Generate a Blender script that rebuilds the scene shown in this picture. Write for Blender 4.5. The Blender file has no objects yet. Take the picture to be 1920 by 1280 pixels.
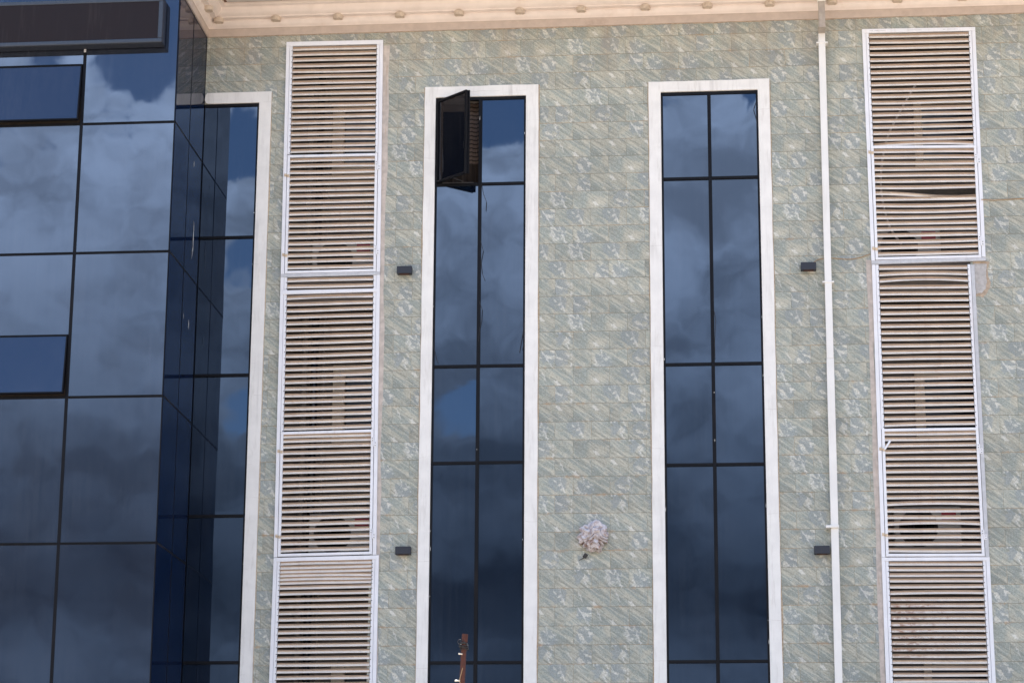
import bpy, bmesh, math, random
from mathutils import Vector, Matrix, noise
R = math.radians
S = bpy.context.scene
col = S.collection
random.seed(7)

# ------------------------------------------------------------------ camera
FPX, YAW, PIT, ROLL = 4500.107, -0.09452541, 0.25593344, 0.00586682
CAM = Vector((0.0, -26.0, 1.6))
_f = Vector((math.sin(YAW)*math.cos(PIT), math.cos(YAW)*math.cos(PIT), math.sin(PIT)))
_r = Vector((math.cos(YAW), -math.sin(YAW), 0)); _u = _r.cross(_f)
RT = math.cos(ROLL)*_r + math.sin(ROLL)*_u
UP = -math.sin(ROLL)*_r + math.cos(ROLL)*_u
FW = _f
cd = bpy.data.cameras.new('camera'); cam = bpy.data.objects.new('camera', cd); col.objects.link(cam)
cd.sensor_width = 36; cd.lens = FPX/1920*36; cd.clip_start = .5; cd.clip_end = 5000
m = Matrix((RT, UP, -FW)).transposed().to_4x4(); m.translation = CAM
cam.matrix_world = m
S.camera = cam

def at(px, py, Y=0.0):
    """measured photo pixel -> (x, z) on the vertical plane y = Y"""
    d = RT*((px-960)/FPX) - UP*((py-640)/FPX) + FW
    q = CAM + d*((Y-CAM.y)/d.y)
    return q.x, q.z

# ------------------------------------------------------------------ node helper
class NT:
    def __init__(s, tree):
        s.t = tree
    def n(s, typ, **kw):
        nd = s.t.nodes.new(typ)
        for k, v in kw.items(): setattr(nd, k, v)
        return nd
    def put(s, sock, v):
        if v is None: return
        if hasattr(v, 'is_output'): s.t.links.new(v, sock)
        elif isinstance(v, (tuple, list, Vector)):
            v = tuple(v)
            if sock.type == 'RGBA' and len(v) == 3: v = v + (1,)
            sock.default_value = v
        else: sock.default_value = v
    def m(s, op, a, b=None, c=None, clamp=False):
        nd = s.n('ShaderNodeMath', operation=op); nd.use_clamp = clamp
        for i, v in enumerate((a, b, c)):
            if v is not None: s.put(nd.inputs[i], v)
        return nd.outputs[0]
    def vm(s, op, a, b=None):
        nd = s.n('ShaderNodeVectorMath', operation=op)
        s.put(nd.inputs[0], a)
        if b is not None: s.put(nd.inputs[1], b)
        return nd.outputs['Value'] if op in ('LENGTH', 'DISTANCE', 'DOT_PRODUCT') else nd.outputs[0]
    def sep(s, v):
        nd = s.n('ShaderNodeSeparateXYZ'); s.put(nd.inputs[0], v); return nd.outputs
    def comb(s, x=0., y=0., z=0.):
        nd = s.n('ShaderNodeCombineXYZ')
        for i, v in enumerate((x, y, z)): s.put(nd.inputs[i], v)
        return nd.outputs[0]
    def noise(s, vec, scale=5., detail=4., rough=.5, dist=0., col=False):
        nd = s.n('ShaderNodeTexNoise')
        s.put(nd.inputs['Vector'], vec); nd.inputs['Scale'].default_value = scale
        nd.inputs['Detail'].default_value = detail; nd.inputs['Roughness'].default_value = rough
        nd.inputs['Distortion'].default_value = dist
        return nd.outputs['Color' if col else 'Fac']
    def mr(s, v, a, b, c=0., d=1., smooth=True):
        nd = s.n('ShaderNodeMapRange'); nd.interpolation_type = 'SMOOTHSTEP' if smooth else 'LINEAR'; nd.clamp = True
        for i, q in enumerate((v, a, b, c, d)): s.put(nd.inputs[i], q)
        return nd.outputs[0]
    def mix(s, f, a, b, mode='MIX'):
        nd = s.n('ShaderNodeMix', data_type='RGBA', blend_type=mode)
        s.put(nd.inputs['Factor'], f); s.put(nd.inputs['A'], a) if False else None
        s.put(nd.inputs[0], f); s.put(nd.inputs[6], a); s.put(nd.inputs[7], b)
        return nd.outputs[2]
    def ramp(s, f, stops):
        nd = s.n('ShaderNodeValToRGB'); e = nd.color_ramp.elements
        while len(e) < len(stops): e.new(.5)
        for el, (p, c) in zip(e, stops):
            el.position = p; el.color = (c, c, c, 1) if not isinstance(c, tuple) else c + (1,)
        s.put(nd.inputs[0], f); return nd.outputs[0]
    def bump(s, h, strength=.3, dist=.01):
        nd = s.n('ShaderNodeBump'); nd.inputs['Strength'].default_value = strength
        nd.inputs['Distance'].default_value = dist; s.put(nd.inputs['Height'], h); return nd.outputs[0]

# ------------------------------------------------------------------ world, sun, exposure
SUN_EL, SUN_AZ = R(64), R(14)
w = bpy.data.worlds.new('World'); S.world = w; w.use_nodes = True
w.node_tree.nodes.clear(); k = NT(w.node_tree)
sky = k.n('ShaderNodeTexSky', sky_type='NISHITA'); sky.sun_disc = False
sky.sun_elevation = SUN_EL; sky.sun_rotation = SUN_AZ; sky.air_density = 1.0; sky.dust_density = .6; sky.ozone_density = 2.0
dirv = k.n('ShaderNodeTexCoord').outputs['Generated']
dx, dy, dz = k.sep(dirv)
warp = k.vm('SCALE', k.vm('SUBTRACT', k.noise(dirv, 34, 5, .6, col=True), (.5, .5, .5)))
warp.node.inputs['Scale'].default_value = .024
warp2 = k.vm('SCALE', k.vm('SUBTRACT', k.noise(dirv, 110, 4, .6, col=True), (.5, .5, .5)))
warp2.node.inputs['Scale'].default_value = .011
dw = k.vm('ADD', k.vm('ADD', dirv, warp), warp2)
dq = k.vm('MULTIPLY', dw, (1, 1, 1.5))
n1 = k.noise(k.vm('ADD', dq, (3.1, .4, 1.7)), 11, 9, .56)
# ramps clamp at 0, so the bias is stored +0.2
bias = k.ramp(dz, [(0.0, .60), (.24, .52), (.31, .42), (.345, .37), (.385, .31), (.425, .06), (.46, .0), (1.0, .08)])
n3 = k.noise(k.vm('ADD', dirv, (5.2, 1.4, 3.3)), 70, 6, .6)
cover = k.m('ADD', k.m('SUBTRACT', k.m('ADD', n1, bias), .2), k.m('MULTIPLY', k.m('SUBTRACT', n3, .5), .30))
def hole(px, py, rad, amp):                       # a gap of clear sky in the cloud bank facing the building
    d = (RT*((px-960)/FPX) - UP*((py-640)/FPX) + FW).normalized()
    h = (d.x, -d.y, d.z)
    return k.m('MULTIPLY', k.mr(k.vm('DISTANCE', dw, h), rad*1.35, rad*.1, 0., 1.), amp)
for q in [(275, 105, .021, .40), (330, 20, .02, .3), (462, 235, .018, .42), (440, 500, .013, .40), (455, 760, .015, .40),
          (955, 205, .017, .42), (1402, 150, .011, .42), (872, 770, .019, .42), (90, 105, .012, .3), (60, -100, .034, .45)]:
    cover = k.m('SUBTRACT', cover, hole(*q))
dens = k.mr(cover, .49, .60)
n2 = k.noise(k.vm('ADD', k.vm('MULTIPLY', dw, (1, 1, 1.8)), (9.3, 5.1, 2.2)), 15, 8, .63)
edge = k.mr(cover, .52, .80, 1.0, .0)
lift = k.ramp(dz, [(0.0, .20), (.12, .19), (.15, .09), (.20, .24), (.25, .46), (.30, .72), (.35, .86), (.42, .9), (1.0, 1.0)])
lum = k.m('MULTIPLY', lift, k.m('ADD', k.mr(n2, .36, .64, .58, 1.22), k.m('MULTIPLY', edge, .12)))
cloud = k.vm('SCALE', k.mix(k.mr(dz, .16, .33), (.78, .94, 1.18), (.88, .97, 1.14))); k.put(cloud.node.inputs['Scale'], k.m('MULTIPLY', lum, 9.5))
skyc = k.mix(dens, sky.outputs[0], cloud)
bg = k.n('ShaderNodeBackground'); k.put(bg.inputs[0], skyc); bg.inputs[1].default_value = .12
k.t.links.new(bg.outputs[0], k.n('ShaderNodeOutputWorld').inputs[0])

sl = bpy.data.lights.new('sun', 'SUN'); sl.energy = 4.2; sl.angle = R(.5); sl.color = (1, .97, .93)
sun = bpy.data.objects.new('sun', sl); col.objects.link(sun)
sv = Vector((math.sin(SUN_AZ)*math.cos(SUN_EL), math.cos(SUN_AZ)*math.cos(SUN_EL), math.sin(SUN_EL)))
sun.rotation_euler = sv.to_track_quat('Z', 'Y').to_euler(); sun.location = (0, 0, 40)
S.view_settings.view_transform = 'Standard'; S.view_settings.look = 'None'
S.view_settings.exposure = 1.62; S.view_settings.gamma = 1.0

# ------------------------------------------------------------------ materials
def mat(name):
    mt = bpy.data.materials.new(name); mt.use_nodes = True
    k = NT(mt.node_tree); b = mt.node_tree.nodes['Principled BSDF']
    return mt, k, b
def P(k): return k.n('ShaderNodeNewGeometry').outputs['Position']
def inp(k, b, **kw):
    names = dict(col='Base Color', rough='Roughness', metal='Metallic', spec='Specular IOR Level', ior='IOR', tint='Specular Tint', nor='Normal')
    for a, v in kw.items(): k.put(b.inputs[names[a]], v)

def painted(name, c, rough=.5, var=.12, dirt=(.35, .26, .18), dirt_amt=.25, scale=1.5, streak=True, bump=.1, spec=None):
    mt = painted_(name, c, rough, var, dirt, dirt_amt, scale, streak, bump)
    if spec is not None: mt.node_tree.nodes['Principled BSDF'].inputs['Specular IOR Level'].default_value = spec
    return mt
def painted_(name, c, rough=.5, var=.12, dirt=(.35, .26, .18), dirt_amt=.25, scale=1.5, streak=True, bump=.1):
    mt, k, b = mat(name); p = P(k)
    n = k.noise(p, scale*4, 6, .6)
    c0 = tuple(x*(1-var) for x in c); c1 = tuple(min(1, x*(1+var)) for x in c)
    base = k.mix(k.mr(n, .3, .7), c0, c1)
    st = k.noise(k.vm('MULTIPLY', p, (14, 14, .9) if streak else (3, 3, 3)), scale, 5, .6)
    st2 = k.noise(p, scale*.8, 3, .5)
    f = k.m('MULTIPLY', k.m('MULTIPLY', k.mr(st, .5, .75), k.mr(st2, .4, .65)), dirt_amt)
    inp(k, b, col=k.mix(f, base, dirt), rough=k.mr(n, .2, .8, rough-.08, rough+.08))
    if bump: inp(k, b, nor=k.bump(k.noise(p, 60, 4, .6), bump, .004))
    return mt

M = {}
M['plaster'] = painted('white plaster', (.80, .79, .755), .7, .05, (.42, .40, .38), .45, 1.2)
def crack(mt):
    k = NT(mt.node_tree); b = mt.node_tree.nodes['Principled BSDF']; p = P(k)
    old = b.inputs['Base Color'].links[0].from_socket
    x, y, z = k.sep(p)
    zz = k.m('ADD', z, k.m('MULTIPLY', k.m('SUBTRACT', k.noise(p, 6, 4, .6), .5), .05))
    f = k.m('ABSOLUTE', k.m('SUBTRACT', k.m('FRACT', k.m('DIVIDE', k.m('ADD', zz, k.m('MULTIPLY', k.m('FLOOR', k.m('MULTIPLY', x, 1.3)), .37)), 1.17)), .5))
    ln = k.m('MULTIPLY', k.mr(f, .0032, .0010), k.mr(k.noise(p, 3, 2, .5), .45, .55, .15, .8))
    dirt = k.m('MULTIPLY', k.mr(k.noise(k.vm('MULTIPLY', p, (9, 9, 1.2)), 2.5, 6, .7), .52, .72), .32)
    c = k.mix(dirt, old, (.50, .47, .42)); c = k.mix(k.m('MULTIPLY', ln, .35), c, (.35, .31, .27))
    k.put(b.inputs['Base Color'], c)
crack(M['plaster'])
M['caulk'] = painted('rusty caulk', (.44, .35, .25), .9, .25, (.40, .22, .10), .8, 9, False)
M['cream'] = painted('cream paint', (.80, .705, .64), .6, .05, (.5, .34, .22), .4, 1.3, False)
M['lampshell'] = painted('aged lamp plastic', (.60, .50, .40), .5, .10, (.28, .18, .11), .7, 9, False)
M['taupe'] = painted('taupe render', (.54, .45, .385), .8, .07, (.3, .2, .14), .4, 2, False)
M['mortar'] = painted('bare mortar', (.52, .46, .41), .9, .16, (.40, .24, .12), .6, 3)
M['halo'] = painted('rust stained mortar', (.40, .315, .235), .9, .25, (.42, .36, .30), .8, 6, False)
M['filler'] = painted('grey filler', (.44, .425, .41), .85, .14, (.40, .30, .22), .7, 7, False)
M['louver'] = painted('white powder coat', (.79, .80, .83), .38, .04, (.5, .36, .25), .30, 1.2, True, 0)
M['slat'] = painted('white louver slat', (.80, .765, .715), .42, .05, (.45, .26, .15), .30, 1.6, True, 0)
M['steel'] = painted('bare aluminium', (.52, .53, .55), .4, .08, (.3, .28, .26), .4, 4, True, 0)
M['pipe'] = painted('white pvc', (.80, .79, .755), .4, .04, (.5, .42, .32), .35, 1, True, 0)
M['pipe_tan'] = painted('tan metal', (.40, .345, .29), .5, .12, (.2, .13, .09), .4, 4, True, 0)
M['frame'] = painted('dark aluminium', (.003, .0035, .006), .5, .2, (.05, .035, .028), .25, 3, True, 0, .18)
M['lamp_black'] = painted('black lamp paint', (.018, .022, .034), .55, .1, (.05, .04, .03), .3, 5, True, .1)
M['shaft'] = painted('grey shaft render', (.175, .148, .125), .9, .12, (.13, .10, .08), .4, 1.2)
M['trim'] = painted('cream window trim', (.66, .54, .40), .7, .06, (.4, .3, .2), .3, 2)
M['void'] = painted('dark glass of a back window', (.006, .007, .012), .2, .1, (.02, .02, .02), .2, 2, True, 0)
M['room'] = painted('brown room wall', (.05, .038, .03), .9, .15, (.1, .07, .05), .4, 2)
M['sign_face'] = painted('dark sign face', (.015, .0105, .0125), .5, .06, (.06, .05, .05), .3, 2, True, 0, .2)
M['sign_trim'] = painted('grey sign trim', (.032, .045, .068), .4, .08, (.1, .1, .12), .3, 2, True, 0)
M['ac'] = painted('ac casing', (.36, .33, .29), .5, .05, (.35, .28, .2), .3, 2)
M['grille'] = painted('fan grille', (.03, .03, .032), .5, .1, (.1, .08, .06), .3, 3, True, 0)
M['red'] = painted('red label', (.30, .02, .03), .5, .06, (.3, .05, .05), .2, 4, False, 0)
M['rust'] = painted('rusty steel', (.080, .024, .015), .8, .3, (.05, .02, .014), .7, 16, False, .5)
M['wire'] = painted('black wire', (.02, .018, .018), .5, .2, (.12, .1, .09), .4, 8, False, 0)
M['tanwire'] = painted('tan cable', (.40, .26, .14), .6, .1, (.25, .15, .08), .3, 6, False, 0)
M['bulb'] = painted('cream bulb plastic', (.85, .76, .62), .35, .04, (.6, .5, .4), .2, 8, False, 0)
M['board'] = painted('grey ceiling board', (.62, .60, .58), .7, .05, (.4, .33, .28), .3, 2, False)
M['brown'] = painted('brown joint', (.16, .085, .05), .8, .1, (.1, .05, .03), .3, 3, False)
M['conc'] = painted('roof concrete', (.4, .38, .36), .9, .1, (.25, .2, .18), .4, 1)
M['hose'] = painted('grey hose', (.50, .45, .41), .6, .06, (.3, .25, .2), .3, 4, False, 0)

def slat_rust():
    mt, k, b = mat('rust stained slat'); p = P(k)
    base = k.mix(k.mr(k.noise(p, 6, 5, .6), .3, .7), (.72, .68, .63), (.80, .765, .715))
    x, y, z = k.sep(p)
    band = k.m('MULTIPLY', k.mr(z, 4.75, 4.95), k.mr(z, 5.55, 5.4))
    lft = k.mr(x, 2.6, 1.6, .0, .17)
    n = k.noise(k.vm('MULTIPLY', p, (9, 1, 16)), 1.6, 8, .74)
    f = k.m('MULTIPLY', k.mr(k.m('ADD', n, lft), .56, .80), band)
    inp(k, b, col=k.mix(k.m('MULTIPLY', f, .85), base, (.30, .125, .062)), rough=.55)
    return mt
M['slat_rust'] = slat_rust()
M['lip'] = painted('slat underside with painted shade', (.43, .32, .24), .7, .08, (.3, .17, .10), .4, 1.6, True, 0)  # warm shade of the slot between slats, put into the lip colour

def glass(name, streaks=.3, tint=(.58, .74, 1.0), ior=1.95, base=(.0016, .0044, .0120)):
    mt, k, b = mat(name); p = P(k)
    st = k.noise(k.vm('MULTIPLY', p, (30, 30, .7)), 1.5, 5, .65)
    bl = k.noise(p, 1.1, 4, .6)
    dust = k.m('MULTIPLY', k.m('MULTIPLY', k.mr(st, .25, .80), k.mr(bl, .3, .7)), streaks)
    inp(k, b, col=k.mix(k.m('MULTIPLY', dust, .10), base, (.34, .35, .37)), rough=k.m('ADD', .015, k.m('MULTIPLY', dust, .03)), ior=ior, tint=tint)
    inp(k, b, nor=k.bump(k.noise(p, .9, 2, .4), .06, .05))
    return mt
M['glass'] = glass('dark reflective glass')
M['glass_wing'] = glass('dark reflective curtain glass', .5, base=(.0110, .0138, .0235))
M['glass_return'] = glass('dark reflective return glass', .25, (.45, .68, 1.0), 1.22, (.0008, .0075, .032))
M['glass_open'] = glass('dark tinted glass', .3, (.7, .8, 1.0), 1.5, (.004, .005, .008))

def tile():
    mt, k, b = mat('green grey slate tile'); p = P(k)
    TH, TL = .2068, .4067
    x, y, z = k.sep(p)
    rz = k.m('DIVIDE', k.m('SUBTRACT', z, 9.1528), TH)
    row = k.m('FLOOR', rz); fz = k.m('SUBTRACT', rz, row)
    odd = k.m('FLOORED_MODULO', row, 2.0)
    u = k.m('ADD', k.m('DIVIDE', k.m('ADD', x, 1.779), TL), k.m('MULTIPLY', odd, .5))
    ti = k.m('FLOOR', u); fu = k.m('SUBTRACT', u, ti)
    wn = k.n('ShaderNodeTexWhiteNoise', noise_dimensions='2D'); k.put(wn.inputs['Vector'], k.comb(row, ti))
    wn2 = k.n('ShaderNodeTexWhiteNoise', noise_dimensions='2D'); k.put(wn2.inputs['Vector'], k.comb(ti, row))
    var = k.m('FLOOR', k.m('MULTIPLY', wn.outputs['Value'], 12.0))
    lx = k.m('MULTIPLY', fu, TL); lz = k.m('MULTIPLY', fz, TH)
    A = R(37); ca, sa = math.cos(A), math.sin(A)
    off = k.m('MULTIPLY', var, 5.37)
    s_ = k.m('ADD', k.m('SUBTRACT', k.m('MULTIPLY', lx, ca), k.m('MULTIPLY', lz, sa)), off)     # along the grain, down to the right
    c_ = k.m('ADD', k.m('MULTIPLY', lx, sa), k.m('MULTIPLY', lz, ca))
    pl = k.comb(k.m('ADD', lx, off), lz, var)
    wob = k.m('MULTIPLY', k.m('SUBTRACT', k.noise(pl, 12, 3, .5), .5), .014)
    cw = k.m('ADD', c_, wob)
    grain = k.noise(k.comb(k.m('MULTIPLY', s_, 4.0), k.m('MULTIPLY', cw, 40.0), var), 1.0, 6, .66)
    fine = k.noise(k.comb(k.m('MULTIPLY', s_, 8.0), k.m('MULTIPLY', cw, 105.0), k.m('ADD', var, 40.)), 1.0, 5, .7)
    big = k.noise(pl, 6.5, 2, .5, .3)
    band = k.noise(k.comb(k.m('MULTIPLY', s_, 2.2), k.m('MULTIPLY', cw, 17.0), k.m('ADD', var, 11.)), 1.0, 3, .55)
    cross = k.m('ABSOLUTE', k.m('SUBTRACT', k.noise(k.comb(k.m('MULTIPLY', k.m('SUBTRACT', lx, k.m('MULTIPLY', lz, .9)), 8.0), k.m('MULTIPLY', k.m('ADD', k.m('MULTIPLY', lx, .62), k.m('MULTIPLY', lz, -1.0)), 1.2), k.m('ADD', var, 70.)), 1.0, 2, .5), .5))
    base = k.mix(k.mr(big, .40, .60), (.300, .338, .318), (.385, .388, .338))
    base = k.mix(k.mr(k.noise(pl, 9, 2, .5), .50, .60, 0, .55), base, (.285, .325, .322))
    base = k.mix(k.mr(band, .53, .60, 0, .60), base, (.480, .475, .405))
    base = k.mix(k.mr(band, .46, .39, 0, .55), base, (.222, .246, .222))
    base = k.mix(k.mr(grain, .53, .61, 0, .62), base, (.545, .540, .470))
    base = k.mix(k.mr(grain, .45, .37, 0, .60), base, (.205, .222, .195))
    base = k.mix(k.mr(fine, .42, .34, 0, .60), base, (.150, .160, .135))
    base = k.mix(k.mr(fine, .57, .66, 0, .40), base, (.52, .51, .44))
    base = k.mix(k.mr(k.noise(k.comb(k.m('MULTIPLY', s_, 14.), k.m('MULTIPLY', cw, 60.), k.m('ADD', var, 90.)), 1.0, 5, .7), .60, .68, 0, .55), base, (.60, .61, .57))
    base = k.mix(k.m('MULTIPLY', k.mr(cross, .006, .001, 0, .5), k.mr(k.noise(pl, 8, 2, .5), .55, .62)), base, (.200, .220, .205))
    # printed faces: some carry a shattered blue grey area with white chips, some a white vein or a pale corner chip
    v1 = k.n('ShaderNodeTexWhiteNoise', noise_dimensions='1D'); k.put(v1.inputs['W'], k.m('ADD', var, 3.7))
    r1, r2, r3 = k.sep(v1.outputs['Color'])
    nz = k.vm('SUBTRACT', k.noise(pl, 30, 5, .68, col=True), (.5, .5, .5))
    plw = k.vm('ADD', pl, k.vm('MULTIPLY', nz, (.06, .06, 0)))
    px_ = k.m('SUBTRACT', lx, k.m('MULTIPLY_ADD', r1, .30, .05)); pz_ = k.m('SUBTRACT', lz, k.m('MULTIPLY_ADD', r2, .14, .03))
    zone = k.mr(k.m('ADD', k.vm('LENGTH', k.comb(px_, pz_, 0.)), k.m('MULTIPLY', k.m('SUBTRACT', k.noise(pl, 16, 4, .65), .5), .16)), .110, .085)
    vo = k.n('ShaderNodeTexVoronoi'); k.put(vo.inputs['Vector'], k.comb(k.m('MULTIPLY', s_, 15.), k.m('MULTIPLY', k.m('ADD', cw, k.m('MULTIPLY', k.m('SUBTRACT', k.noise(pl, 45, 4, .7), .5), .03)), 34.), var)); vo.inputs['Scale'].default_value = 1.0
    cell = k.sep(vo.outputs['Color'])[0]
    mott = k.noise(k.vm('ADD', p, (3., 0., 0.)), 70, 5, .75)
    shat = k.m('MULTIPLY', zone, k.m('GREATER_THAN', r3, .46))
    base = k.mix(k.m('MULTIPLY', shat, k.mr(cell, .62, .58, 0, .70)), base, (.272, .312, .330))
    patch = k.m('MULTIPLY', k.m('MULTIPLY', k.mr(cell, .64, .68), shat), k.m('MULTIPLY', k.mr(mott, .36, .60, .30, 1.), k.mr(k.noise(pl, 34, 4, .7), .40, .56, .25, 1.)))
    wed = k.m('MULTIPLY', k.mr(k.m('ADD', k.m('ADD', k.m('ABSOLUTE', px_), k.m('MULTIPLY', k.m('ABSOLUTE', k.m('SUBTRACT', pz_, k.m('MULTIPLY', px_, -.6))), 1.6)), k.m('MULTIPLY', k.m('SUBTRACT', k.noise(pl, 40, 4, .7), .5), .09)), .052, .034), k.m('LESS_THAN', r3, .5))
    vx = k.m('SUBTRACT', k.m('SUBTRACT', lx, k.m('MULTIPLY_ADD', r2, .26, .04)), k.m('MULTIPLY', k.m('SUBTRACT', TH, lz), k.m('MULTIPLY_ADD', r1, .75, -.08)))
    vx = k.m('ABSOLUTE', k.m('ADD', vx, k.m('MULTIPLY', k.m('SUBTRACT', k.noise(pl, 30, 5, .7), .5), .070)))
    vein = k.m('MULTIPLY', k.mr(vx, k.m('MULTIPLY_ADD', k.noise(pl, 18, 3, .6), .040, -.008), .001), k.m('MULTIPLY', k.m('GREATER_THAN', r3, .38), k.mr(k.noise(pl, 9, 3, .6), .42, .55)))
    base = k.mix(k.m('MULTIPLY', k.mr(k.noise(plw, 46, 4, .7), .60, .70), .30), base, (.60, .61, .58))
    base = k.mix(k.m('MULTIPLY', k.m('MAXIMUM', k.m('MULTIPLY', vein, .85), k.m('MAXIMUM', patch, k.m('MULTIPLY', wed, .8))), .72), base, (.700, .710, .695))
    mo_ = k.noise(p, 62, 6, .78); sm = k.vm('SCALE', base); k.put(sm.node.inputs['Scale'], k.mr(mo_, .33, .67, .76, 1.20)); base = sm
    speck = k.noise(p, 130, 3, .6)
    base = k.mix(k.mr(speck, .35, .65, .0, .28), base, k.mix(.5, base, (.12, .13, .115)))
    tv = k.mr(wn2.outputs['Value'], 0, 1, .90, 1.08, False)
    sc = k.vm('SCALE', base); k.put(sc.node.inputs['Scale'], tv); base = sc
    base = k.vm('MULTIPLY', base, (1.10, 1.08, 1.025))
    # weathering: warm run-off below the eaves, rusty grout
    run = k.m('MULTIPLY', k.mr(k.noise(k.vm('MULTIPLY', p, (5, 5, .6)), 1.2, 5, .6), .40, .70), k.mr(z, 11.2, 12.2))
    base = k.mix(k.m('MULTIPLY', run, .40), base, (.30, .235, .175))
    lines = k.m('MAXIMUM', k.mr(lz, .0065, .0035), k.m('MULTIPLY', k.mr(lx, .0055, .003), .7))
    gn = k.noise(p, 2.6, 5, .65)
    gcol = k.mix(k.mr(gn, .48, .66), (.17, .155, .11), (.42, .26, .12))
    base = k.mix(k.m('MULTIPLY', lines, k.mr(k.noise(p, 9, 3, .5), .3, .6, .45, .92)), base, gcol)
    near = k.mr(k.m('MINIMUM', lz, k.m('SUBTRACT', TH, lz)), .030, .0)
    rust = k.m('MULTIPLY', k.m('MULTIPLY', k.mr(k.m('ADD', k.noise(p, 5, 6, .7), k.mr(z, 9.0, 6.5, 0., .05)), .57, .72), near), .62)
    base = k.mix(rust, base, (.45, .27, .13))
    inp(k, b, col=base, rough=k.mr(grain, .3, .7, .5, .68), spec=.35)
    hgt = k.m('SUBTRACT', k.m('MULTIPLY', grain, .3), lines)
    inp(k, b, nor=k.bump(hgt, .35, .004))
    return mt
M['tile'] = tile()

def cloth():
    mt, k, b = mat('dirty pale cloth with painted fold shade'); p = P(k)
    n = k.noise(p, 18, 5, .6)
    z = k.sep(p)[2]
    c = k.mix(k.mr(n, .44, .64), (.62, .59, .605), (.43, .345, .325))  # pale dirty cloth, brown blotches paint in the shade between folds
    c = k.mix(k.m('MULTIPLY', k.mr(n, .5, .6), k.mr(z, 6.30, 6.12, .1, .6)), c, (.30, .19, .15))  # painted crease shade gets browner towards the bottom
    inp(k, b, col=c, rough=.9, nor=k.bump(k.noise(p, 260, 2, .5), .3, .002)); return mt
M['cloth'] = cloth()

def blind():
    mt, k, b = mat('striped curtain'); p = P(k)
    x, y, z = k.sep(p)
    zz = k.m('ADD', z, k.m('MULTIPLY', k.m('SINE', k.m('MULTIPLY', x, 47.)), .003))
    s = k.m('FRACT', k.m('MULTIPLY', zz, 20.0))
    f = k.m('MULTIPLY', k.mr(s, .25, .4), k.mr(z, 10.60, 10.64))
    inp(k, b, col=k.mix(f, (.035, .025, .02), (.20, .145, .118)), rough=.9); return mt
M['blind'] = blind()

def ground():
    mt, k, b = mat('red earth ground'); p = P(k)
    n = k.noise(p, .25, 8, .6)
    c = k.mix(k.mr(n, .35, .65), (.36, .29, .215), (.45, .37, .285))
    c = k.mix(k.mr(k.noise(p, 9, 6, .7), .5, .7, 0, .5), c, (.27, .20, .15))
    inp(k, b, col=c, rough=.95, nor=k.bump(k.noise(p, 14, 6, .7), .5, .03)); return mt
M['ground'] = ground()

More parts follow.
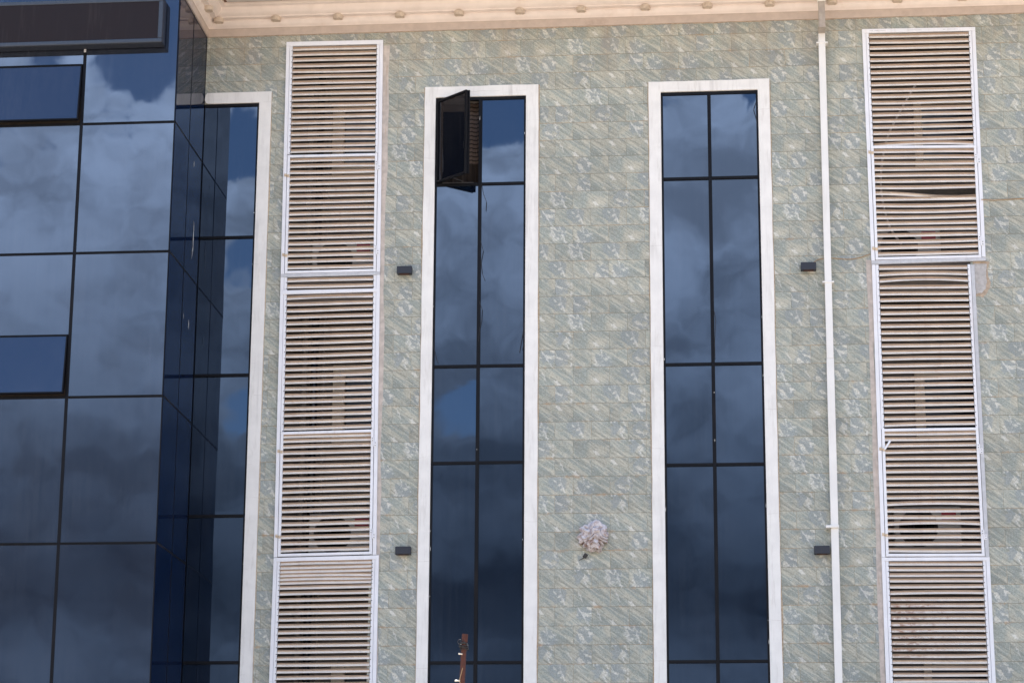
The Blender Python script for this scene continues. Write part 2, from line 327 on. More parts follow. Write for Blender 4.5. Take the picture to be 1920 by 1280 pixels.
# ------------------------------------------------------------------ mesh helper
class MB:
    def __init__(s): s.v = []; s.f = []; s.mi = []; s.cur = 0
    def face(s, ids): s.f.append(ids); s.mi.append(s.cur)
    def add(s, vs, fs):
        o = len(s.v); s.v += [Vector(v) for v in vs]
        for f in fs: s.face([i+o for i in f])
        return s
    def box(s, x0, x1, y0, y1, z0, z1):
        return s.add([(x0,y0,z0),(x1,y0,z0),(x1,y1,z0),(x0,y1,z0),(x0,y0,z1),(x1,y0,z1),(x1,y1,z1),(x0,y1,z1)],
              [(0,3,2,1),(4,5,6,7),(0,1,5,4),(1,2,6,5),(2,3,7,6),(3,0,4,7)])
    def prism(s, poly, y0, y1):                     # poly of (x, z), counter-clockwise seen from -y
        n = len(poly)
        vs = [(x, y0, z) for x, z in poly] + [(x, y1, z) for x, z in poly]
        return s.add(vs, [tuple(range(n)), tuple(range(2*n-1, n-1, -1))] + [(i, n+i, n+(i+1)%n, (i+1)%n) for i in range(n)])
    def sweep(s, rings, closed=True, caps=True):     # rings: lists of points with equal count
        o = len(s.v); n = len(rings[0])
        for r in rings: s.v += [Vector(q) for q in r]
        for i in range(len(rings)-1):
            for j in range(n if closed else n-1):
                a = o+i*n+j; b2 = o+i*n+(j+1) % n
                s.face([a, b2, b2+n, a+n])
        if caps and closed:
            s.face([o+j for j in range(n)][::-1]); s.face([o+(len(rings)-1)*n+j for j in range(n)])
        return s
    def tube(s, pts, r, n=8):
        pts = [Vector(q) for q in pts]; rings = []
        rr = r if isinstance(r, (list, tuple)) else [r]*len(pts)
        up = None
        for i, q in enumerate(pts):
            t = (pts[min(i+1, len(pts)-1)] - pts[max(i-1, 0)]).normalized()
            if up is None: up = t.orthogonal().normalized()
            up = (up - t*up.dot(t)).normalized(); sd = t.cross(up)
            rings.append([q + (up*math.cos(2*math.pi*j/n) + sd*math.sin(2*math.pi*j/n))*rr[i] for j in range(n)])
        return s.sweep(rings)
    def lathe(s, c, prof, n=20, axis='z'):           # prof of (radius, height)
        rings = []
        for r, h in prof:
            ring = []
            for j in range(n):
                a = 2*math.pi*j/n
                d = {'z': (r*math.cos(a), r*math.sin(a), h), 'y': (r*math.cos(a), h, r*math.sin(a))}[axis]
                ring.append(Vector(c) + Vector(d))
            rings.append(ring)
        return s.sweep(rings)
    def build(s, name, mats, parent=None, bevel=0, smooth=False, origin=None):
        if not isinstance(mats, (list, tuple)): mats = [mats]
        me = bpy.data.meshes.new(name)
        o = Vector(origin) if origin is not None else Vector((0, 0, 0))
        base = WORLD.get(parent.name, Vector((0, 0, 0))) if parent else Vector((0, 0, 0))
        if origin is None: o = base
        me.from_pydata([v - o for v in s.v], [], s.f)
        for mm in mats: me.materials.append(mm)
        for pl, i in zip(me.polygons, s.mi): pl.material_index = i
        bm = bmesh.new(); bm.from_mesh(me); bmesh.ops.recalc_face_normals(bm, faces=bm.faces); bm.to_mesh(me); bm.free()
        if smooth:
            for pl in me.polygons: pl.use_smooth = True
        ob = bpy.data.objects.new(name, me); col.objects.link(ob)
        ob.location = o - base
        WORLD[ob.name] = Vector(o)
        if parent: ob.parent = parent
        if bevel:
            bv = ob.modifiers.new('bevel', 'BEVEL'); bv.width = bevel; bv.segments = 2; bv.limit_method = 'ANGLE'; bv.angle_limit = R(40)
        return ob
WORLD = {}
def tag(o, label=None, cat=None, group=None, kind=None):
    if label: o['label'] = label
    if cat: o['category'] = cat
    if group: o['group'] = group
    if kind: o['kind'] = kind
    return o
def thing(name, loc, label, cat, group=None):
    o = bpy.data.objects.new(name, None); col.objects.link(o); o.location = loc; o.empty_display_size = .2
    WORLD[o.name] = Vector(loc); return tag(o, label, cat, group)
def copy_thing(o, loc, label):
    c = o.copy(); col.objects.link(c); c.location = loc; c['label'] = label
    WORLD[c.name] = Vector(loc)
    for ch in o.children:
        q = ch.copy(); col.objects.link(q); q.parent = c
        for g in ch.children:
            h = g.copy(); col.objects.link(h); h.parent = q
    return c
lerp = lambda a, b, t: a + (b-a)*t

# ------------------------------------------------------------------ ground
g = MB(); g.add([(-900, -900, 0), (900, -900, 0), (900, 900, 0), (-900, 900, 0)], [(0, 1, 2, 3)])
tag(g.build('ground', M['ground']), kind='structure')

# ------------------------------------------------------------------ tiled building
X0 = -6.09; XR = 11.0; ZT = 12.20; DW = 1.37           # junction with the glass wing, right end, top of tiles, depth of the wing's return
B = thing('tiled_building', (2.5, 4, 0), 'building clad in green grey slate tiles with tall white framed windows and cream eaves', 'building')
holes = [(X0, -5.445, 2.9, 11.36), (-5.085, -4.035, 2.9, 12.04), (-3.365, -2.318, 2.9, 11.36), (-.765, .343, 2.9, 11.355),
         (1.615, 2.66, 2.9, 9.25), (1.605, 2.775, 9.25, 11.99)]
xs = sorted({X0, XR} | {h[0] for h in holes} | {h[1] for h in holes}); zs = sorted({0., ZT} | {h[2] for h in holes} | {h[3] for h in holes})
solid = lambda i, j: 0 <= i < len(xs)-1 and 0 <= j < len(zs)-1 and not any(h[0] < (xs[i]+xs[i+1])/2 < h[1] and h[2] < (zs[j]+zs[j+1])/2 < h[3] for h in holes)
wl = MB(); T = .22
for i in range(len(xs)-1):
    for j in range(len(zs)-1):
        if not solid(i, j): continue
        a, b2, c, d = xs[i], xs[i+1], zs[j], zs[j+1]
        wl.cur = 0; wl.add([(a, 0, c), (b2, 0, c), (b2, 0, d), (a, 0, d)], [(0, 1, 2, 3)])
        wl.cur = 1; wl.add([(a, T, c), (b2, T, c), (b2, T, d), (a, T, d)], [(3, 2, 1, 0)])
        for di, dj, q in ((-1, 0, [(a,0,c),(a,T,c),(a,T,d),(a,0,d)]), (1, 0, [(b2,0,c),(b2,T,c),(b2,T,d),(b2,0,d)]),
                          (0, -1, [(a,0,c),(b2,0,c),(b2,T,c),(a,T,c)]), (0, 1, [(a,0,d),(b2,0,d),(b2,T,d),(a,T,d)])):
            if not solid(i+di, j+dj): wl.add(q, [(0, 1, 2, 3)])
wl.build('wall', [M['tile'], M['mortar']], B)
# body of the building behind the facade
bd = MB(); bd.box(X0-.02, XR, 1.6, 10, 0, 12.3); bd.box(XR-.25, XR-.003, .22, 1.6, 0, 12.3); bd.box(X0-.02, XR, .22, 1.6, 0, 2.85)
bd.build('rear_block', M['conc'], B)
rf = MB(); rf.box(X0-.02, XR+.6, -.96, 10.5, 12.62, 13.25)
rf.build('roof', M['cream'], B)

# cornice: stepped moulding run along the wall and round the corner along the glass return
def r_(cx, cz, r, a0, a1, n=6): return [(cx + r*math.cos(R(lerp(a0, a1, i/n))), cz + r*math.sin(R(lerp(a0, a1, i/n)))) for i in range(n+1)]
prof = [(-.02, .0), (.012, .0), (.012, .09), (.020, .094)] + r_(.0, .172, .075, -68, -4, 6) + [(.070, .182), (.132, .186)] + \
       [(.134, .20)] + r_(.112, .285, .085, -62, -4, 6) + [(.20, .290), (.242, .300), (.242, .335)]
cn = MB()
pt3 = [[(XR, -o, ZT+h), (X0+max(o, -.02), -max(o, -.02), ZT+h), (X0+max(o, -.02), -DW, ZT+h)] for o, h in prof]
for i in range(len(prof)-1):
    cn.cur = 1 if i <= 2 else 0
    a, b2 = pt3[i], pt3[i+1]
    cn.add(a+b2, [(0, 1, 4, 3), (1, 2, 5, 4)])
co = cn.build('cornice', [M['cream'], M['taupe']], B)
# soffit boards beyond the moulding
zc = ZT+.335
so = MB(); so.add([(XR, -.242, zc), (X0+.242, -.242, zc), (X0+.242, -.95, zc), (XR, -.95, zc)], [(0, 1, 2, 3)])
so.cur = 1
n_b = 26; bw = (XR-(X0+.275))/n_b
for i in range(n_b):
    for y0, y1 in ((-.60, -.275), (-.93, -.612)):
        so.box(X0+.275+i*bw+.006, X0+.275+(i+1)*bw-.006, y0, y1, zc-.012, zc-.002)
so.build('soffit', [M['brown'], M['board']], B)

# windows ------------------------------------------------------------
ZB = 3.0                                                 # the windows run on below the picture
RP = random.Random(11)
def pane(x0, x1, z0, z1, y, parent, mt, rx=None, rz=None, name='pane'):
    rx = RP.gauss(0, .10) if rx is None else rx; rz = RP.gauss(0, .12) if rz is None else rz
    c = ((x0+x1)/2, y, (z0+z1)/2); q = MB(); hw, hh = (x1-x0)/2, (z1-z0)/2
    q.box(c[0]-hw, c[0]+hw, y-.003, y+.003, c[2]-hh, c[2]+hh)
    o = q.build(name, mt, parent, origin=c); o.rotation_euler = (R(rx), 0, R(rz)); return o
def window(x0, x1, zt, mull, rows, surround, label, tilt={}, skip=()):
    W_ = thing('window', ((x0+x1)/2, 0, ZB), None, None); W_.parent = B; W_.location = W_.location - B.location
    W_['label'] = label
    sx0, sx1, szt = surround
    q = MB()
    if sx0 < x0-.01:
        def jag(a, c, n):                               # hand plastered edge, a few mm out of true
            return [(lerp(a[0], c[0], i/n)+random.uniform(-.003, .003), lerp(a[1], c[1], i/n)+random.uniform(-.003, .003)) for i in range(n)]
        out = jag((sx0, ZB), (sx0, szt), 40) + jag((sx0, szt), (sx1, szt), 10) + jag((sx1, szt), (sx1, ZB), 40) + [(sx1, ZB)]
        inn = [(lerp(x0, x0, i/40), lerp(ZB, zt, i/40)) for i in range(40)] + [(lerp(x0, x1, i/10), zt) for i in range(10)] + [(x1, lerp(zt, ZB, i/40)) for i in range(40)] + [(x1, ZB)]
    else:                                               # half window that dies into the glass wing
        out = [(X0+.004, 11.40+.02), (X0+.012, 11.47), (X0+.03, szt)] + [(sx1, szt)] + [(sx1, lerp(szt, ZB, i/30)+0) for i in range(1, 31)]
        inn = [(X0+.005, 11.40), (X0+.02, 11.37), (X0+.05, zt)] + [(x1, zt)] + [(x1, lerp(zt, ZB, i/30)) for i in range(1, 31)]
    n = len(out)
    vs = [(x, -.026, z) for x, z in out] + [(x, -.026, z) for x, z in inn] + [(x, .004, z) for x, z in out] + [(x, .03, z) for x, z in inn]
    fs = []
    for i in range(n-1):
        fs += [(i, i+1, n+i+1, n+i), (i, 2*n+i, 2*n+i+1, i+1), (n+i, n+i+1, 3*n+i+1, 3*n+i)]
    q.add(vs, fs); q.build('surround', M['plaster'], W_, bevel=.006)
    if sx0 < x0-.01 or True:                            # dirty ragged caulk line where the tiles meet the surround
        for xc, sg_ in ((sx0, -1), (sx1, 1)):
            if sx0 >= x0-.01 and sg_ < 0: continue
            ck = MB(); nn = 90; vs = []
            for i in range(nn+1):
                zc_ = lerp(ZB, szt, i/nn); w_c = .004 + .009*max(0, noise.noise(Vector((xc*3, 0, zc_*1.7)))*1.3+.35) + random.uniform(0, .004)
                vs += [(xc-.004*sg_, -.0035, zc_), (xc+w_c*sg_, -.0035, zc_)]
            ck.add(vs, [(2*i, 2*i+1, 2*i+3, 2*i+2) for i in range(nn)]); ck.build('caulk', M['caulk'], W_)
    # dark frame: outer bars, mullion, transoms
    fr = MB(); fw = .023; ya, yb = -.006, .05
    half = sx0 >= x0-.01
    if not half: fr.box(x0, x0+fw, ya, yb, ZB, zt)
    fr.box(x1-fw, x1, ya, yb, ZB, zt)
    xa = x0 if half else x0+fw
    fr.box(xa, x1-fw, ya, yb, zt-fw-.012, zt)
    if mull: fr.box(mull-.02, mull+.02, ya-.003, yb, ZB, zt-fw-.012)
    segs = [(xa, mull-.02), (mull+.02, x1-fw)] if mull else [(xa, x1-fw)]
    for r2 in rows:
        for a, b2 in segs:
            fr.box(a, b2, ya+.002, yb, r2-.017, r2+.017)
            fr.box(a, b2, ya-.006, ya+.002, r2-.017, r2-.007)
    fr.build('frame', M['frame'], W_, bevel=.002)
    zz = [zt-fw-.012] + rows + [ZB]
    for j in range(len(zz)-1):
        for i, (a, b2) in enumerate(segs):
            if (j, i) in skip: continue
            t_ = tilt.get((j, i), (None, None))
            pane(a, b2, zz[j+1]+(.017 if j < len(zz)-2 else 0), zz[j]-(.017 if j else 0), .014, W_, M['glass'], *t_)
    return W_
w0 = window(X0+.003, -5.44, 11.36, None, [9.731, 8.10, 6.483, 4.85], (X0, -5.298, 11.495), 'half window meeting the glass wing, white frame on its right')
w1 = window(-3.365, -2.318, 11.36, -2.845, [10.305, 8.157, 7.05, 4.834], (-3.495, -2.172, 11.493), 'tall window with its top left casement swung open', tilt={(2, 0): (0, 0), (2, 1): (.3, 1.0), (0, 1): (0, 0)}, skip={(0, 0)})
w2 = window(-.765, .343, 11.352, -.215, [10.31, 8.135, 6.994, 4.83], (-.905, .478, 11.482), 'tall window with every pane shut, beside the downpipe', tilt={(0, 0): (0, 0), (0, 1): (0, 0)})

# loose black sealant strands and white paint flecks on the middle and right windows
def strand(pts, r0=.0028):
    q = MB(); q.tube([(at(px, py, -.012)[0], -.012, at(px, py, -.012)[1]) for px, py in pts], r0, 5)
    q.build('sealant_strand', M['wire'], w1 if pts[0][0] < 1100 else w2)
for pts in ([(903, 345), (906, 362), (912, 378), (911, 395)], [(901, 452), (906, 470), (902, 492), (904, 512), (909, 525)], [(899, 566), (904, 580), (903, 600), (899, 618), (897, 640)],
            [(812, 640), (814, 655), (818, 672), (821, 680)], [(983, 600), (981, 620), (977, 642), (974, 660)], [(981, 622), (984, 640), (979, 655)], [(1417, 192), (1413, 205), (1418, 222), (1420, 240)], [(1339, 583), (1342, 600), (1340, 640), (1341, 672)]):
    strand(pts)
RF = random.Random(5)
for W_, xs_, zr in ((w1, (-3.352, -2.332, -2.845), (4.9, 11.3)), (w2, (-.752, .330, -.215), (4.9, 11.3)), (w0, (-5.454,), (4.9, 11.3))):
    for i in range(3*len(xs_)):
        q = MB(); x = RF.choice(xs_)+RF.uniform(-.010, .010); z = RF.uniform(*zr); h = RF.choice((.01, .016, .03, .05)); t = RF.uniform(.002, .0034)
        q.prism([(x-t, z), (x+t*.6, z+.002), (x+t, z+h*.6), (x, z+h), (x-t, z+h*.5)], -.0115, -.0088)
        q.build('paint_fleck', M['plaster'], W_)

# open casement of the middle window, hinged on the left
ang = R(42); hx, sw, sz0, sz1 = -3.338, .505, 10.322, 11.322
sh = MB(); fw = .023
sh.box(0, fw, -.018, .018, sz0, sz1); sh.box(sw-fw, sw, -.018, .018, sz0, sz1)
sh.box(fw, sw-fw, -.018, .018, sz0, sz0+fw); sh.box(fw, sw-fw, -.018, .018, sz1-fw, sz1)
sh.box(sw-.012, sw+.012, .019, .034, sz0, sz1)
sh.box(sw-.028, sw-.018, -.032, -.018, sz0+.30, sz0+.38)
sh.cur = 1; sh.box(fw, sw-fw, -.003, .003, sz0+fw, sz1-fw)
ca, sa = math.cos(-ang), math.sin(-ang)
sh.v = [Vector((hx + v.x*ca - v.y*sa, -.012 + v.x*sa + v.y*ca, v.z)) for v in sh.v]
tag(sh.build('open_casement', [M['frame'], M['glass_open']], w1), 'dark casement swung open on its left hinge')
st = MB(); st.tube([(hx+.30, -.004, sz0+.012), (hx+.20, -.165, sz0+.012)], .006, 6)
st.box(hx+.06, hx+.42, -.008, .0, sz0-.004, sz0+.006)
st.build('stay_arm', M['grille'], w1)
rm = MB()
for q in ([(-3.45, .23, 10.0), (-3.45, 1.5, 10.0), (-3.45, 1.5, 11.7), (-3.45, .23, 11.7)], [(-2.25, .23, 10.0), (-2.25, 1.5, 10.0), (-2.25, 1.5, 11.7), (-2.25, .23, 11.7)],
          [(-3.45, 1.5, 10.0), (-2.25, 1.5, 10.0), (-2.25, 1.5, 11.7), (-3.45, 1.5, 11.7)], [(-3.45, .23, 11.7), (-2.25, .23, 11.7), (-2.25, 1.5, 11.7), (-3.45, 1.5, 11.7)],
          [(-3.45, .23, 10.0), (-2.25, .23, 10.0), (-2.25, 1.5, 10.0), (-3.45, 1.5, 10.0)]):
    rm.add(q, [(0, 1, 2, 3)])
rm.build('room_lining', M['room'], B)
cu = MB(); N = 48
top = []; bot = []
for i in range(N+1):
    x = lerp(-3.36, -2.82, i/N); y = .20 + .010*math.sin(i*.7) + .006*math.sin(i*1.9+1)
    top.append((x, y, 11.5)); bot.append((x, y+.01, 10.1))
cu.sweep([top, bot], closed=False, caps=False)
tag(cu.build('curtain', M['blind'], smooth=True), 'brown striped curtain hanging inside the open casement', 'curtain')

# bare mortar strips where the tiles stop short of the louver screens, and the filled patch
mo = MB()
def strip(x0a, x1a, z0, z1, seg=24):
    L = [(x0a+random.uniform(-.008, .008), lerp(z0, z1, i/seg)) for i in range(seg+1)]
    Rr = [(x1a+random.uniform(-.012, .012), lerp(z0, z1, i/seg)) for i in range(seg+1)]
    vs = [(x, -.004, z) for x, z in L] + [(x, -.004, z) for x, z in Rr]
    mo.add(vs, [(i, seg+1+i, seg+2+i, i+1) for i in range(seg)])
strip(-3.99, -3.925, 3.0, 12.03); mo.build('mortar_strip', M['mortar'], B)
mo = MB(); strip(1.515, 1.57, 3.0, 9.3); mo.build('mortar_strip', M['mortar'], B)
def rough_poly(pts, n, amp, rnd):
    out = []
    for a, c in zip(pts, pts[1:]+pts[:1]):
        for i in range(n):
            t = i/n; out.append((lerp(a[0], c[0], t)+rnd.uniform(-amp, amp), lerp(a[1], c[1], t)+rnd.uniform(-amp, amp)))
    return out
rq = random.Random(4)
pa = MB(); pa.prism(rough_poly([(2.70, 8.885), (2.765, 8.89), (2.81, 8.93), (2.828, 9.02), (2.822, 9.12), (2.835, 9.225), (2.70, 9.235)], 4, .005, rq), -.008, .0)
tag(pa.build('plaster_patch', M['filler'], B, bevel=.003), 'grey white filler patch beside the stepped louver screen')
hl = MB(); hl.prism(rough_poly([(2.69, 8.862), (2.78, 8.845), (2.835, 8.895), (2.872, 8.985), (2.850, 9.08), (2.846, 9.17), (2.868, 9.262), (2.69, 9.255)], 4, .008, rq), -.003, .0)
hl.build('mortar_halo', M['halo'], B)

# ragged mortar edge where the top row of tiles meets the cornice
et = MB(); nn = 420; vs = []
for i in range(nn+1):
    x = lerp(X0+.004, XR, i/nn); h = .004 + .020*max(0, noise.noise(Vector((x*2.2, 4., 0)))+.15) + random.uniform(0, .008)
    vs += [(x, -.004, ZT+.002), (x, -.004, ZT-h)]
et.add(vs, [(2*i, 2*i+1, 2*i+3, 2*i+2) for i in range(nn)]); et.build('mortar_edge', M['halo'], B)

# service shafts behind the louvers
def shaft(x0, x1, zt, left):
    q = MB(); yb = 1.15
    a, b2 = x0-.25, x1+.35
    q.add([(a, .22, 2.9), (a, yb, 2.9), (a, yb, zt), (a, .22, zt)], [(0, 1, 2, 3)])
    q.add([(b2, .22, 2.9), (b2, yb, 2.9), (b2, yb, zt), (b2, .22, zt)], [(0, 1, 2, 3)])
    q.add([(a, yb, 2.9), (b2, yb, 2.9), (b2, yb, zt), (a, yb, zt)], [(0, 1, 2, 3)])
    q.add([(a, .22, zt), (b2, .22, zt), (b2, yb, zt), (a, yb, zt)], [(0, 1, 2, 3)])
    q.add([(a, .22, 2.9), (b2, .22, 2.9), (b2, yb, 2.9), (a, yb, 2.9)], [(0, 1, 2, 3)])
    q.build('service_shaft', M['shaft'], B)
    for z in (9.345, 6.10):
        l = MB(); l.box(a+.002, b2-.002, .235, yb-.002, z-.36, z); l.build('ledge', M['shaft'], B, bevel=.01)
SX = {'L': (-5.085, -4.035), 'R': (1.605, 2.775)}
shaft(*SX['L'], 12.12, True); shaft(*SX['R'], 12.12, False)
def back_window(px0, px1, pxr, py0, py1):
    Yb = 1.10
    x0, z1 = at(px0, py0, Yb); x1, z0 = at(px1, py1, Yb); xr = at(pxr, py1, Yb)[0]
    W_ = thing('back_window', ((x0+xr)/2, Yb, z0), None, None); W_.parent = B; W_.location = W_.location - B.location
    q = MB(); t = x1-x0
    q.box(x0, x1, Yb-.06, Yb+.045, z0-t*.9, z1+t*.6); q.box(x1, xr, Yb-.06, Yb+.045, z0-t*.9, z0); q.box(x1, xr, Yb-.06, Yb+.045, z1, z1+t*.6)
    q.build('trim', M['trim'], W_, bevel=.008)
    v = MB(); v.box(x1, xr, Yb+.01, Yb+.03, z0, z1); v.build('pane', M['void'], W_)
back_window(626, 645, 708, 212, 312); back_window(626, 646, 708, 700, 812); back_window(622, 644, 708, 1262, 1400)
back_window(1712, 1731, 1836, 200, 303); back_window(1714, 1736, 1836, 708, 806); back_window(1732, 1752, 1856, 1250, 1400)

# ------------------------------------------------------------------ glass wing
G = thing('glass_wing', (-9, 3, 0), 'wing wrapped in dark blue mirror glass with thin black mullions', 'building')
rowsF = [12.45, 10.655, 9.16, 7.541, 5.947, 4.36, 2.8]; zTop = 14.2
colsF = [X0-.005 - 1.061*i for i in range(6)]
colsF[0] = X0-.005
fr = MB(); yF = -DW
hw = .017
for i, x in enumerate(colsF[1:], 1): fr.box(x-hw, x+hw, yF-.003, yF+.05, 0, zTop)
for r2 in rowsF:
    for i in range(5):
        a = colsF[i+1]+hw; b2 = colsF[i]-hw if i else colsF[0]-.014
        fr.box(a, b2, yF-.002, yF+.05, r2-.013, r2+.013)
        fr.box(a, b2, yF-.010, yF-.002, r2+.004, r2+.013)
fr.box(colsF[0]-.014, colsF[0]-.002, yF-.002, yF+.012, 0, zTop)     # corner bead
ym = -DW*.5
for y in (ym, -.012): fr.box(X0-.05, X0-.001, y-.011, y+.011, 0, ZT)
for r2 in rowsF[1:]:
    fr.box(X0-.05, X0-.002, yF+.012, ym-.011, r2-.012, r2+.012); fr.box(X0-.05, X0-.002, ym+.011, -.023, r2-.012, r2+.012)
fr.build('frame', [M['frame']], G)
zz = [zTop] + rowsF + [0]
vents = {(1, 1): (11.36, 10.683), (3, 1): (8.237, 7.570)}             # (row, column): top-hung openings
tiltF = {}
for j in range(len(zz)-1):
    for i in range(5):
        a = colsF[i+1]+hw; b2 = colsF[i]-hw if i else colsF[0]-.014
        z0, z1 = zz[j+1]+.013, zz[j]-.013
        if (j, i) in vents:
            zt_, zb_ = vents[(j, i)]
            pane(a, b2, zt_+.008, z1, yF+.006, G, M['glass_wing'])
        else: pane(a, b2, z0, z1, yF+.006, G, M['glass_wing'], *tiltF.get((j, i), (None, None)))
for (j, i), (zt_, zb_) in vents.items():
    a, b2 = colsF[i+1]+hw+.004, colsF[i]-hw-.004
    V = thing('vent_window', ((a+b2)/2, yF, zt_), None, None); V.parent = G; V.location = V.location - G.location
    V['label'] = 'top hung vent tilted out below the sign board' if j == 1 else 'top hung vent tilted out in the middle of the glass wall'
    f2 = MB(); e = .014
    f2.box(a, a+e, yF-.022, yF+.005, zb_, zt_); f2.box(b2-e, b2, yF-.022, yF+.02, zb_, zt_)
    f2.box(a+e, b2-e, yF-.022, yF+.02, zb_, zb_+e); f2.box(a+e, b2-e, yF-.022, yF+.02, zt_-e, zt_)
    f2.build('sash_frame', M['frame'], V)
    p2 = MB(); p2.box(a+e, b2-e, yF-.008, yF-.002, zb_+e, zt_-e); p2.build('pane', M['glass_wing'], V)
    V.rotation_euler = (R(-5.2), 0, 0)
    lin = MB(); lin.box(a-.02, b2+.02, yF+.06, yF+.075, zb_-.02, zt_+.02); lin.build('vent_reveal', M['room'], G)
zz2 = [ZT] + rowsF[1:] + [0]
def pane_x(y0, y1, z0, z1, rz=0., ry=0.):
    c = (X0-.006, (y0+y1)/2, (z0+z1)/2); q = MB(); q.box(c[0]-.003, c[0]+.003, y0, y1, z0, z1)
    o = q.build('pane', M['glass_return'], G, origin=c); o.rotation_euler = (0, R(ry), R(rz))
for j in range(len(zz2)-1):
    for a, b2 in ((yF+.006, ym-.011), (ym+.011, -.023)):
        pane_x(a, b2, zz2[j+1]+.012, zz2[j]-(.012 if j else 0), random.gauss(0, .05), random.gauss(0, .05))
for y, z0, z1, t in ((-.30, 9.47, 9.84, .012), (-.33, 9.38, 9.52, .008), (-.36, 8.55, 8.66, .008), (-.62, 8.60, 8.66, .005), (-.42, 10.45, 10.52, .008)):
    q = MB(); rs = random.Random(int(z0*100)); nn = 10
    vs = []
    for i in range(nn+1):
        yy = y + rs.uniform(-.004, .004); h_ = t*(.3+.7*math.sin(math.pi*(i+.4)/(nn+.8)))*rs.uniform(.5, 1.1); zz_ = lerp(z1, z0, i/nn)
        vs += [(X0+.0005, yy-h_, zz_), (X0+.0005, yy+h_, zz_)]
    q.add(vs, [(2*i, 2*i+1, 2*i+3, 2*i+2) for i in range(nn)]); q.build('dropping_streak', M['plaster'], G)
cr = MB(); cr.box(colsF[5], X0-.06, yF+.08, 8, 0, zTop-.05); cr.build('core', M['room'], G)
rw = MB(); rw.box(colsF[5], X0-.002, yF+.03, 8, zTop, zTop+.3); rw.box(X0-.06, X0-.002, yF+.05, 0, 12.54, zTop); rw.build('roof', M['conc'], G)

# sign board fixed to the wing
sg = thing('sign_board', (-7.8, yF-.1, 11.53), 'blank dark brown sign box with grey blue rim across the top of the glass wing', 'sign')
q = MB(); sx0, sx1, sz0_, sz1_ = -9.6, -6.245, 11.535, 12.075; y0, y1 = yF-.17, yF-.012
q.box(sx0, sx1, y0+.02, y1, sz0_, sz1_)
q.build('case', M['lamp_black'], sg, bevel=.012)
q = MB(); t = .05
for a, b2, c, d in ((sx0+.003, sx1-.003, sz0_+.003, sz0_+t), (sx0+.003, sx1-.003, sz1_-t, sz1_-.003), (sx1-t, sx1-.003, sz0_+t, sz1_-t), (sx0+.003, sx0+t, sz0_+t, sz1_-t)):
    q.box(a, b2, y0, y0+.022, c, d)
q.build('rim', M['sign_trim'], sg, bevel=.008)
q = MB(); q.box(sx0+t, sx1-t, y0+.008, y0+.021, sz0_+t, sz1_-t); q.build('face', M['sign_face'], sg)
q = MB()
for x in colsF[1:4]:
    q = MB(); q.box(x-.012, x+.012, yF-.012, yF-.003, sz0_-.03, sz0_+.02); q.build('bracket', M['steel'], sg)

# ------------------------------------------------------------------ downlights under the cornice
def downlight(loc, label):
    t = thing('downlight', loc, label, 'lamp', 'downlights along the eaves')
    q = MB(); q.lathe(loc, [(.050, .012), (.057, .006), (.057, -.034), (.053, -.042), (.044, -.042), (.043, -.036)], 24)
    q.build('housing', M['lampshell'], t)
    q = MB(); q.lathe(loc, [(.0428, -.030), (.0428, -.037), (.036, -.041), (.006, -.042)], 20); q.build('lens', M['lampshell'], t)
    return t
zl = ZT+.186-.006
d0 = downlight((X0+.105, -.47, zl), 'round cream downlight on the short eave above the glass return')
lx = [-5.94, -5.257, -4.523, -3.793, -3.097, -2.386, -1.671, -.93, -.216, .5, 1.213, 1.953, 2.69]
ord_ = ['first', 'second', 'third', 'fourth', 'fifth', 'sixth', 'seventh', 'eighth', 'ninth', 'tenth', 'eleventh', 'twelfth', 'thirteenth']
where = ['in the inner corner of the eaves', 'above the gap before the left louver screen', 'above the left louver screen', 'just right of the left louver screen top',
         'above the middle window', 'above the right edge of the middle window', 'above the tiles between the two tall windows', 'above the left edge of the window with shut panes',
         'above the mullion of the window with shut panes', 'above the right edge of the window with shut panes', 'just right of the downpipe', 'above the right louver screen', 'at the far right end of the eaves']
for x, o_, wh in zip(lx, ord_, where): copy_thing(d0, (x, -.105, zl), 'round cream downlight %s' % wh)

# ------------------------------------------------------------------ louver screens
class Screen:
    def __init__(s, name, label, tl, tr, bl, br):
        s.c = [Vector(at(*q)) for q in (tl, tr, bl, br)]
        s.px = (tl, tr, bl, br)
        x, z = (s.c[2]+s.c[3])/2
        s.t = thing(name, (x, 0, z), label, 'louver screen', 'white louver screens'); s.fr = MB()
    def X(s, side, z):
        a, b = (s.c[0], s.c[2]) if side == 0 else (s.c[1], s.c[3])
        return lerp(a.x, b.x, (a.y-z)/(a.y-b.y))
    def z(s, side, py):                                  # height on the left / right edge of a measured photo row
        a, b = (s.px[0], s.px[2]) if side == 0 else (s.px[1], s.px[3])
        return at(lerp(a[0], b[0], (py-a[1])/(b[1]-a[1])), py)[1]
    def pt(s, u, zl, zr):
        a, b = Vector((s.X(0, zl), zl)), Vector((s.X(1, zr), zr))
        return a + (b-a)*u
    def wid(s): return (s.c[1]-s.c[0]).length
    def bar(s, mb, d0, d1, zl0, zr0, zl1, zr1, y0=-.032, y1=.0):   # d in metres: >=0 from the left edge, negative from the right
        W_ = s.wid(); f = lambda d: d/W_ if d >= 0 else 1+d/W_
        if d0 is None: u0, u1 = 0, 1
        else: u0, u1 = f(d0), f(d1)
        P4 = [s.pt(u0, zl1, zr1), s.pt(u1, zl1, zr1), s.pt(u1, zl0, zr0), s.pt(u0, zl0, zr0)]
        mb.prism([tuple(p_) for p_ in P4], y0, y1)

